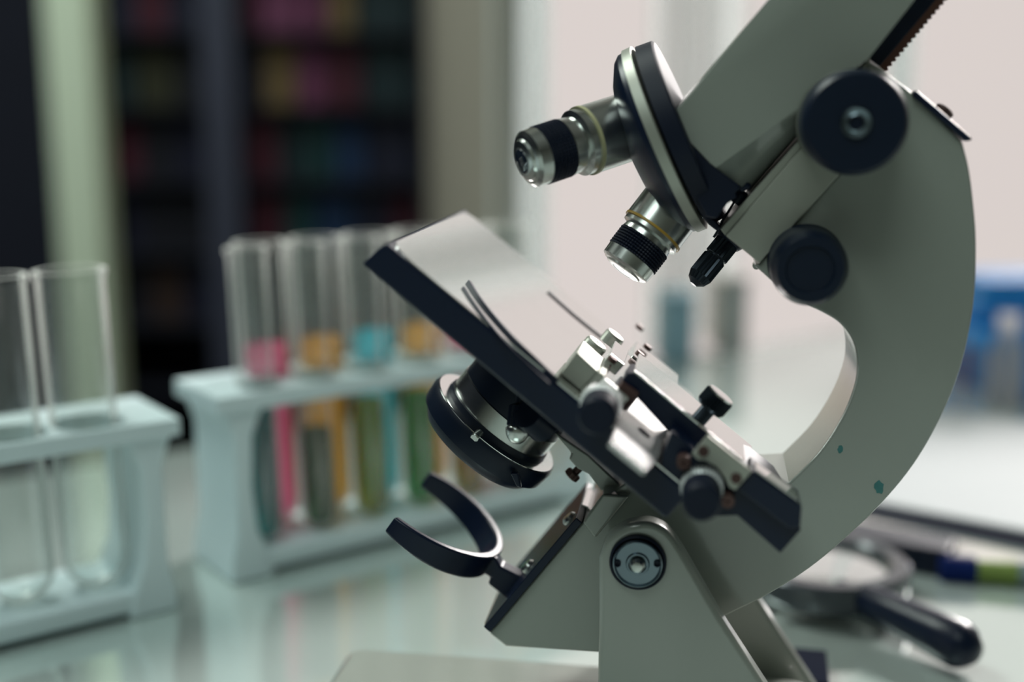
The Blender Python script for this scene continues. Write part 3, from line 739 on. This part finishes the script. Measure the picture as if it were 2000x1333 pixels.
# top plate with screw
plate = slab('arm_top_plate', [(1783, 180), (1790, 176), (1896, 267), (1900, 274), (1886, 277), (1782, 188)], -.0205, .041, black, bevel=.0006)
pn = (L(1860, 200, 0) - L(1838, 226, 0)).normalized()
bm = bmesh.new(); lathe(bm, L(1840, 222, -.008), pn, [(-.002, .0032), (.0016, .0032), (.0022, .0024), (.0022, .0005)], 24); obj('screw', bm, bronze, plate)

# ---- focus knobs
def focus_knob(name, px, py, rp, cf, cb, kind):
    r = pxr(px, py, cf, rp); p = L(px, py, cf); ln = cb - cf
    if kind == 'coarse':
        k = disc(name, p, [(.0, r * .30), (.0, r * .90), (-.0015, r * .975), (-.004, r), (-ln * .6, r * 1.0), (-ln * .6, 0)], knobm, mic, 96)
        disc('hub', p, [(-.001, r * .305), (.0004, r * .30), (.0012, r * .27), (.0008, r * .18), (.0010, r * .155), (.0002, r * .14), (-.0006, r * .13)], dkch, k, 48)
        disc('hub_recess', p, [(-.001, r * .14), (.0001, r * .135), (-.0004, 0)], blackm, k, 32)
        disc('knurled_rim', p, [(-ln * .6, r * .97), (-ln * .62, r * 1.025), (-ln * .92, r * 1.025), (-ln * .94, r * .9)], dullst, k, 240, teeth={1: .0005, 2: .0005}, sharp=20)
    else:
        k = disc(name, p, [(-.0010, 0), (-.0010, r * .60), (.0, r * .63), (.0, r * .84), (-.0035, r * .985), (-.006, r), (-ln * .85, r * 1.0), (-ln * .9, r * 1.03), (-ln, r * 1.03)], knobm, mic, 96)
    return k
focus_knob('coarse_focus_knob', 1672, 240, 108, -.046, -.0185, 'coarse')
focus_knob('fine_focus_knob', 1583, 527, 78, -.038, -.0185, 'fine')

# ---- limit rod
p0 = L(1424, 470, -.004); p1 = L(1354, 556, -.010); ax = (p1 - p0).normalized(); ln = (p1 - p0).length
def rod(prof, m, name, parent, teeth=None, seg=40): 
    bm = bmesh.new(); lathe(bm, p0, ax, prof, seg, teeth); return obj(name, bm, m, parent, sharp=18)
rod_o = rod([(0, .0040), (.0005, .0042), (.0070, .0042), (.0072, .0037), (.0078, .0037), (.0080, .0042), (ln - .004, .0042), (ln - .0015, .0032), (ln, .0012)], darkst, 'limit_rod', mic, {1: .0006, 2: .0006, 5: .0006, 6: .0006}, 36)
rod([(-.0035, .0052), (-.001, .0056), (.0012, .0046), (.0014, .003)], black, 'rod_collar', rod_o)

# ---- nosepiece
nc = L(1303, 272, 0.0)
ND = (L(1210, 313, 0) - L(1303, 272, 0)); ND.normalize(); ND = V((ND.x, .045, ND.z)).normalized()
rN = (L(1208, 112, 0) - L(1398, 440, 0)).length / 2
def nl(name, prof, m, parent, seg=96, teeth=None):
    bm = bmesh.new(); lathe(bm, nc, ND, prof, seg, teeth); return obj(name, bm, m, parent, sharp=25)
nose = nl('revolving_nosepiece', [(.0004, rN), (.0040, rN * .985), (.0060, rN * .93), (.0092, rN * .74), (.0118, rN * .48), (.0130, rN * .2), (.0131, 0)], black, mic)
nl('click_ring', [(-.0012, rN * .99), (-.0010, rN * 1.012), (.0022, rN * 1.012), (.0024, rN * .99)], dullst, nose)
nl('nosepiece_mount', [(-.0022, rN * .95), (-.0024, rN * .99), (-.0080, rN * .975), (-.0086, rN * .95), (-.0086, 0)], blackm, nose)
slab('nosepiece_block', [(1290, 205), (1318, 229), (1330, 262), (1386, 320), (1440, 360), (1447, 368), (1436, 378), (1440, 386), (1420, 398), (1400, 428), (1380, 424), (1330, 330), (1290, 240)], -.0255, .050, blackm, nose, bevel=.0006, seg=3)
slab('rear_flange', [(1258, 108), (1272, 120), (1290, 145), (1308, 175), (1326, 214), (1312, 240), (1280, 200), (1262, 150)], .010, .004, mat('pale_blue_grey_enamel', (.30, .37, .40), .3, noise=(20, .05)), nose)
# click spring and stud
bm = bmesh.new(); sweep(bm, [L(1447, 372, -.01), L(1430, 402, -.010), L(1412, 430, -.010), L(1404, 448, -.010), L(1394, 464, -.010)], .00045, 8); obj('click_spring', bm, darkst, nose)
p0_ = L(1436, 398, -.012); bm = bmesh.new(); lathe(bm, p0_, L(1449, 380, -.012) - p0_, [(0, .0016), (.0015, .0022), (.004, .0022), (.005, .0014)], 20); obj('spring_stud', bm, blackm, nose)
slab('spring_foot', [(1372, 412), (1398, 432), (1410, 446), (1400, 452), (1385, 440)], -.012, .012, black, nose, bevel=.0006)

# ---- objectives
def objective(base_px, cb, tip_px, ct, r, secs, ringmat, label):
    p = L(*base_px, cb); q = L(*tip_px, ct); ax = (q - p); ln = ax.length; ax.normalize()
    def l(name, prof, m, parent, seg=56, teeth=None, sharp=25):
        bm = bmesh.new(); lathe(bm, p, ax, [(t * ln, rr * r) for t, rr in prof], seg, teeth); o = obj(name, bm, m, parent, sharp=sharp); return o
    g0_, g1_ = secs['grip']
    rg = secs['rg']; ro = secs['ring']
    root = l('objective_lens', [(-.06, 1.0), (ro, 1.0), (ro + .015, .965), (secs['step'], .965), (secs['step'] + .02, .86 * rg / .9), (g0_, rg), (g0_, rg * .9)], chrome, mic)
    if label: root['label'] = label
    l('colour_ring', [(ro, 1.0), (ro, 1.02), (ro + .028, 1.02), (ro + .028, .98)], ringmat, root)
    n = 7; pr = []
    for i in range(n):
        t0 = g0_ + (g1_ - g0_) * i / n; t1 = g0_ + (g1_ - g0_) * (i + 1) / n
        pr += [(t0, rg * .97), (t0 + (t1 - t0) * .25, rg * 1.02), (t0 + (t1 - t0) * .7, rg * 1.02), (t1, rg * .97)]
    l('knurled_grip', pr, blackm, root, 110, {i: .00035 for i in range(len(pr))}, sharp=15)
    l('front_sleeve', [(g1_, rg * .93), (g1_, rg * .985), (secs['bev'], rg * .97), (secs['bev'] + .025, rg * .84), (secs['bev'] + .03, rg * .74), (secs['bev'] + .05, rg * .68), (secs['bev'] + .065, rg * .50), (secs['bev'] + .065, rg * .42)], chrome, root)
    l('front_lens', [(secs['bev'] + .050, rg * .44), (secs['bev'] + .068, rg * .42), (secs['bev'] + .076, rg * .25), (secs['bev'] + .080, .0)], lensg, root, sharp=60)
    return root
r1_ = pxr(1222, 250, -.012, 68)
objective((1228, 247), -.006, (1018, 316), -.030, r1_, {'ring': .40, 'step': .49, 'grip': (.62, .84), 'rg': .84, 'bev': .93}, cream, None)
r2_ = pxr(1312, 403, 0, 63)
objective((1316, 398), -.004, (1216, 528), -.012, r2_, {'ring': .40, 'step': .48, 'grip': (.57, .82), 'rg': .86, 'bev': .95}, yellow, None)
objective((1250, 250), .020, (1085, 300), .046, r1_ * .8, {'ring': .36, 'step': .46, 'grip': (.62, .84), 'rg': .84, 'bev': .93}, cream, None)

# ================================================================== THINGS ON THE RIGHT OF THE TABLE
def gz(x, y, z=0.0): p = ground(x, y, z); return V((p.x, p.y, z))
# notebook
bookm = mat('white_paper', (0.50, 0.52, 0.54), 0.7, noise=(20, .02)); coverm = mat('plum_book_cover', (.06, .05, .09), .4, noise=(20, .1))
hgt = .011
n1 = gz(1690, 975, hgt); n2 = gz(2080, 1050, hgt); dd = (n2 - n1).normalized(); nn = V((-dd.y, dd.x, 0))
root = empty('notebook', (n1.x, n1.y, 0)); tag(root, 'thick white topped notebook with dark plum edge behind the magnifying glass', 'notebook')
def nb(z0, z1, ins, m, name):
    bm = bmesh.new(); boxf(bm, V((n1.x, n1.y, 0)), dd, nn, EZ, -.06 + ins, .34 - ins, ins, .24 - ins, z0, z1); return part_at(obj(name, bm, m, bevel=.0008), root)
nb(.0, .0025, 0, coverm, 'cover'); nb(.0025, hgt - .002, .0005, coverm, 'spine'); nb(hgt - .002, hgt, .0, bookm, 'pages')
# white rod
z = .0073
a = gz(1660, 1032, z); b = gz(2060, 1124, z)
bm = bmesh.new(); lathe(bm, (0, 0, 0), (b - a), [(-.08, .0068), (0, .0072), ((b - a).length, .0072), ((b - a).length + .05, .0072)], 28)
o = obj('glass_rod', bm, liquid_mat('frosted_white_rod', (.95, .92, .90), .25, (.9, .9, .9))); o.location = a
tag(o, 'long white rod lying in front of the plum edged notebook', 'rod')
# dropper vial: blue cap, lime body
p = gz(1862, 1112, .006); q = gz(1990, 1122, .006)
bm = bmesh.new(); lathe(bm, (0, 0, 0), (q - p), [(-.007, .006), (-.006, .0072), (.010, .0072), (.011, .006)], 28); vr = obj('marker_pen', bm, mat('blue_cap_plastic', (.001, .012, .10), .6, spec=.15, noise=(20, .05)))
vr.location = p; tag(vr, 'marker pen with blue cap and lime band at the right edge', 'pen')
bm = bmesh.new(); lathe(bm, (0, 0, 0), (q - p), [(.011, .0056), (.030, .0060), (.031, .004)], 28); obj('lime_band', bm, mat('lime_label', (.18, .26, .05), .6, noise=(20, .05)), vr)
bm = bmesh.new(); lathe(bm, (0, 0, 0), (q - p), [(.030, .0058), (.075, .0058), (.076, .004)], 28); obj('barrel', bm, mat('grey_barrel', (.18, .24, .26), .4, noise=(20, .05)), vr)
# dark case under rod
a = gz(1700, 1106, 0); b = gz(1850, 1134, 0); bm = bmesh.new()
d_ = (b - a); ex = d_.normalized(); ey = V((-ex.y, ex.x, 0))
boxf(bm, (0, 0, 0), ex, ey, EZ, -.05, d_.length, 0, .026, 0, .015); cs = obj('pen_case', bm, blackm, bevel=.002); cs.location = a
tag(cs, 'flat black case lying between the magnifying glass ring and the white rod', 'case')
# magnifying glass
mg = empty('magnifying_glass', (0, 0, 0)); zc = .012
c = gz(1612, 1100, .018); c2 = gz(1762, 1092, .018); rm = (c2 - c).length
mg.location = (c.x, c.y, 0); tag(mg, 'black handled magnifying glass lying on the table right of the microscope', 'magnifying glass')
bm = bmesh.new(); N = 64
lathe(bm, (0, 0, .016), (0, 0, 1), [(-.009, rm - .001), (-.006, rm + .0008), (.003, rm + .0008), (.0045, rm - .001), (.0045, rm - .0075), (.003, rm - .009), (-.006, rm - .009), (-.009, rm - .0075)], 72, closed_ring=True)
obj('rim', bm, mat('satin_grey_rim', (.05, .06, .075), .22, .3, noise=(20, .1), coat=.6), mg)
bm = bmesh.new(); pr = [(-.006, 0)]
for i in range(1, 7): pr.append((-.006 + .004 * (i / 6) ** 2, (rm - .009) * i / 6))
for i in range(6, 0, -1): pr.append((.003 - .003 * (i / 6) ** 2 + .000, (rm - .009) * i / 6))
pr.append((.003, 0)); lathe(bm, (0, 0, .016), (0, 0, 1), pr, 64); obj('lens', bm, mat('lens_reflective_glass', (.80, .82, .82), .04, .75, noise=(10, .02)), mg, sharp=60)
h0 = gz(1690, 1172, .014); h1 = gz(1890, 1268, .012)
a_ = h0 - V(mg.location); b_ = h1 - V(mg.location); hd = (b_ - a_); hl = hd.length
bm = bmesh.new(); lathe(bm, a_, hd, [(-.016, .0040), (-.006, .0042), (-.004, .0058), (.0, .0075), (hl * .3, .0085), (hl * .7, .0098), (hl * .93, .0105), (hl, .0088), (hl + .004, .005), (hl + .005, 0)], 32); obj('handle', bm, black, mg, sharp=60)
# small black clip behind the pillars
a = gz(1548, 1322, 0); bm = bmesh.new(); box(bm, 0, .014, -.02, .012, 0, .008); o = obj('black_clip', bm, mat('dull_black_rubber', (.004, .008, .022), .9, spec=.05, noise=(50, .1)), bevel=.001); o.location = a; o.rotation_euler = (0, 0, R(-12))
tag(o, 'small black block at the foot of the far pillar, bottom picture edge', 'clip')

# ---- blue crate and things at the far right
bluem = mat('blue_crate_plastic', (.01, .26, .70), .4, noise=(10, .1)); bluem2 = mat('deep_blue_plastic', (.002, .03, .25), .4, noise=(10, .1))
p = gz(1905, 790); 
root = empty('blue_basket', p); tag(root, 'bright blue plastic basket at the right picture edge', 'basket')
hh = z_at(p.x, p.y, 560)
ex = V((1, .12, 0)).normalized(); ey = V((-ex.y, ex.x, 0))
def bb(name, m, *d, bev=.004):
    bm = bmesh.new(); boxf(bm, (0, 0, 0), ex, ey, EZ, *d); return obj(name, bm, m, root, bevel=bev)
bb('front_panel', bluem, 0.03, .26, 0, .004, .0, hh * .45)
bb('side_panel', bluem, 0.03, .034, 0, .16, 0, hh * .45)
bb('side_panel', bluem, .256, .26, 0, .16, 0, hh * .45)
bb('back_panel', bluem, 0.03, .26, .156, .16, 0, hh * .45)
bb('bottom', bluem2, 0.03, .26, 0, .16, 0, .004)
bb('rim', bluem, 0.0, .27, -.006, .17, hh * .45, hh * .62)
# contents
def ball(name, c, r, m, label, cat, grp=None):
    bm = bmesh.new(); bmesh.ops.create_uvsphere(bm, u_segments=24, v_segments=16, radius=r)
    for v in bm.verts: v.co.z *= 1.05
    bm2 = obj(name, bm, m, sharp=180); bm2.location = c; return tag(bm2, label, cat, grp)
q = p + ex * .075 + ey * .06
bm = bmesh.new(); boxf(bm, (0, 0, 0), ex, ey, EZ, -.06, .13, -.03, .04, hh * .62 + .0005, hh); o = obj('blue_box', bm, bluem, bevel=.004); o.location = V((q.x, q.y, 0))
tag(o, 'blue box standing on the bright blue basket at the right edge', 'box')
pc = gz(1922, 778)
bm = bmesh.new(); hb = .075; lathe(bm, (0, 0, 0), (0, 0, 1), [(0, .0125), (.002, .0140), (.045, .0140), (.055, .010), (.060, .0085), (.075, .0085), (.076, 0)], 32)
o = obj('white_bottle', bm, liquid_mat('milky_bottle', (.95, .92, .90), .25, (.9, .9, .9)), sharp=50); o.location = pc - ey * .03
tag(o, 'small white bottle in front of the blue basket', 'bottle')
po = gz(1888, 745); bm = bmesh.new(); lathe(bm, (0, 0, 0), (0, 0, 1), [(0, .005), (.03, .005), (.032, .003)], 20)
o = obj('orange_cap_stick', bm, mat('orange_plastic', (.6, .12, .04), .5, noise=(20, .05))); o.location = po; tag(o, 'short orange stick standing left of the blue basket', 'stick')

# ---- blurred things on the window ledge side of the table
def ledge_box(px, pyb, pyt, wpx, m, name, label, cat, dep=.05):
    p = gz(px, pyb); r = ray(px, pyb); t = (p - CAM).dot(V((0, CP, -SP))); w = wpx / F * t; h = z_at(p.x, p.y, pyt)
    bm = bmesh.new(); box(bm, -w / 2, w / 2, 0, dep, 0, h * .86); o = obj(name, bm, m, bevel=.004); o.location = p; tag(o, label, cat)
    bm = bmesh.new(); box(bm, -w * .53, w * .53, -.002, dep + .002, h * .86, h); obj('lid', bm, m, o, bevel=.003)
    return o
ledge_box(1322, 712, 575, 70, mat('blue_grey_carton', (.26, .42, .50), .6, noise=(20, .1)), 'carton', 'blurred blue grey carton seen below the lower objective', 'box')
ledge_box(1428, 690, 545, 62, mat('grey_carton', (.48, .48, .45), .6, noise=(20, .1)), 'carton', 'blurred grey carton seen in the gap of the microscope arm', 'box')
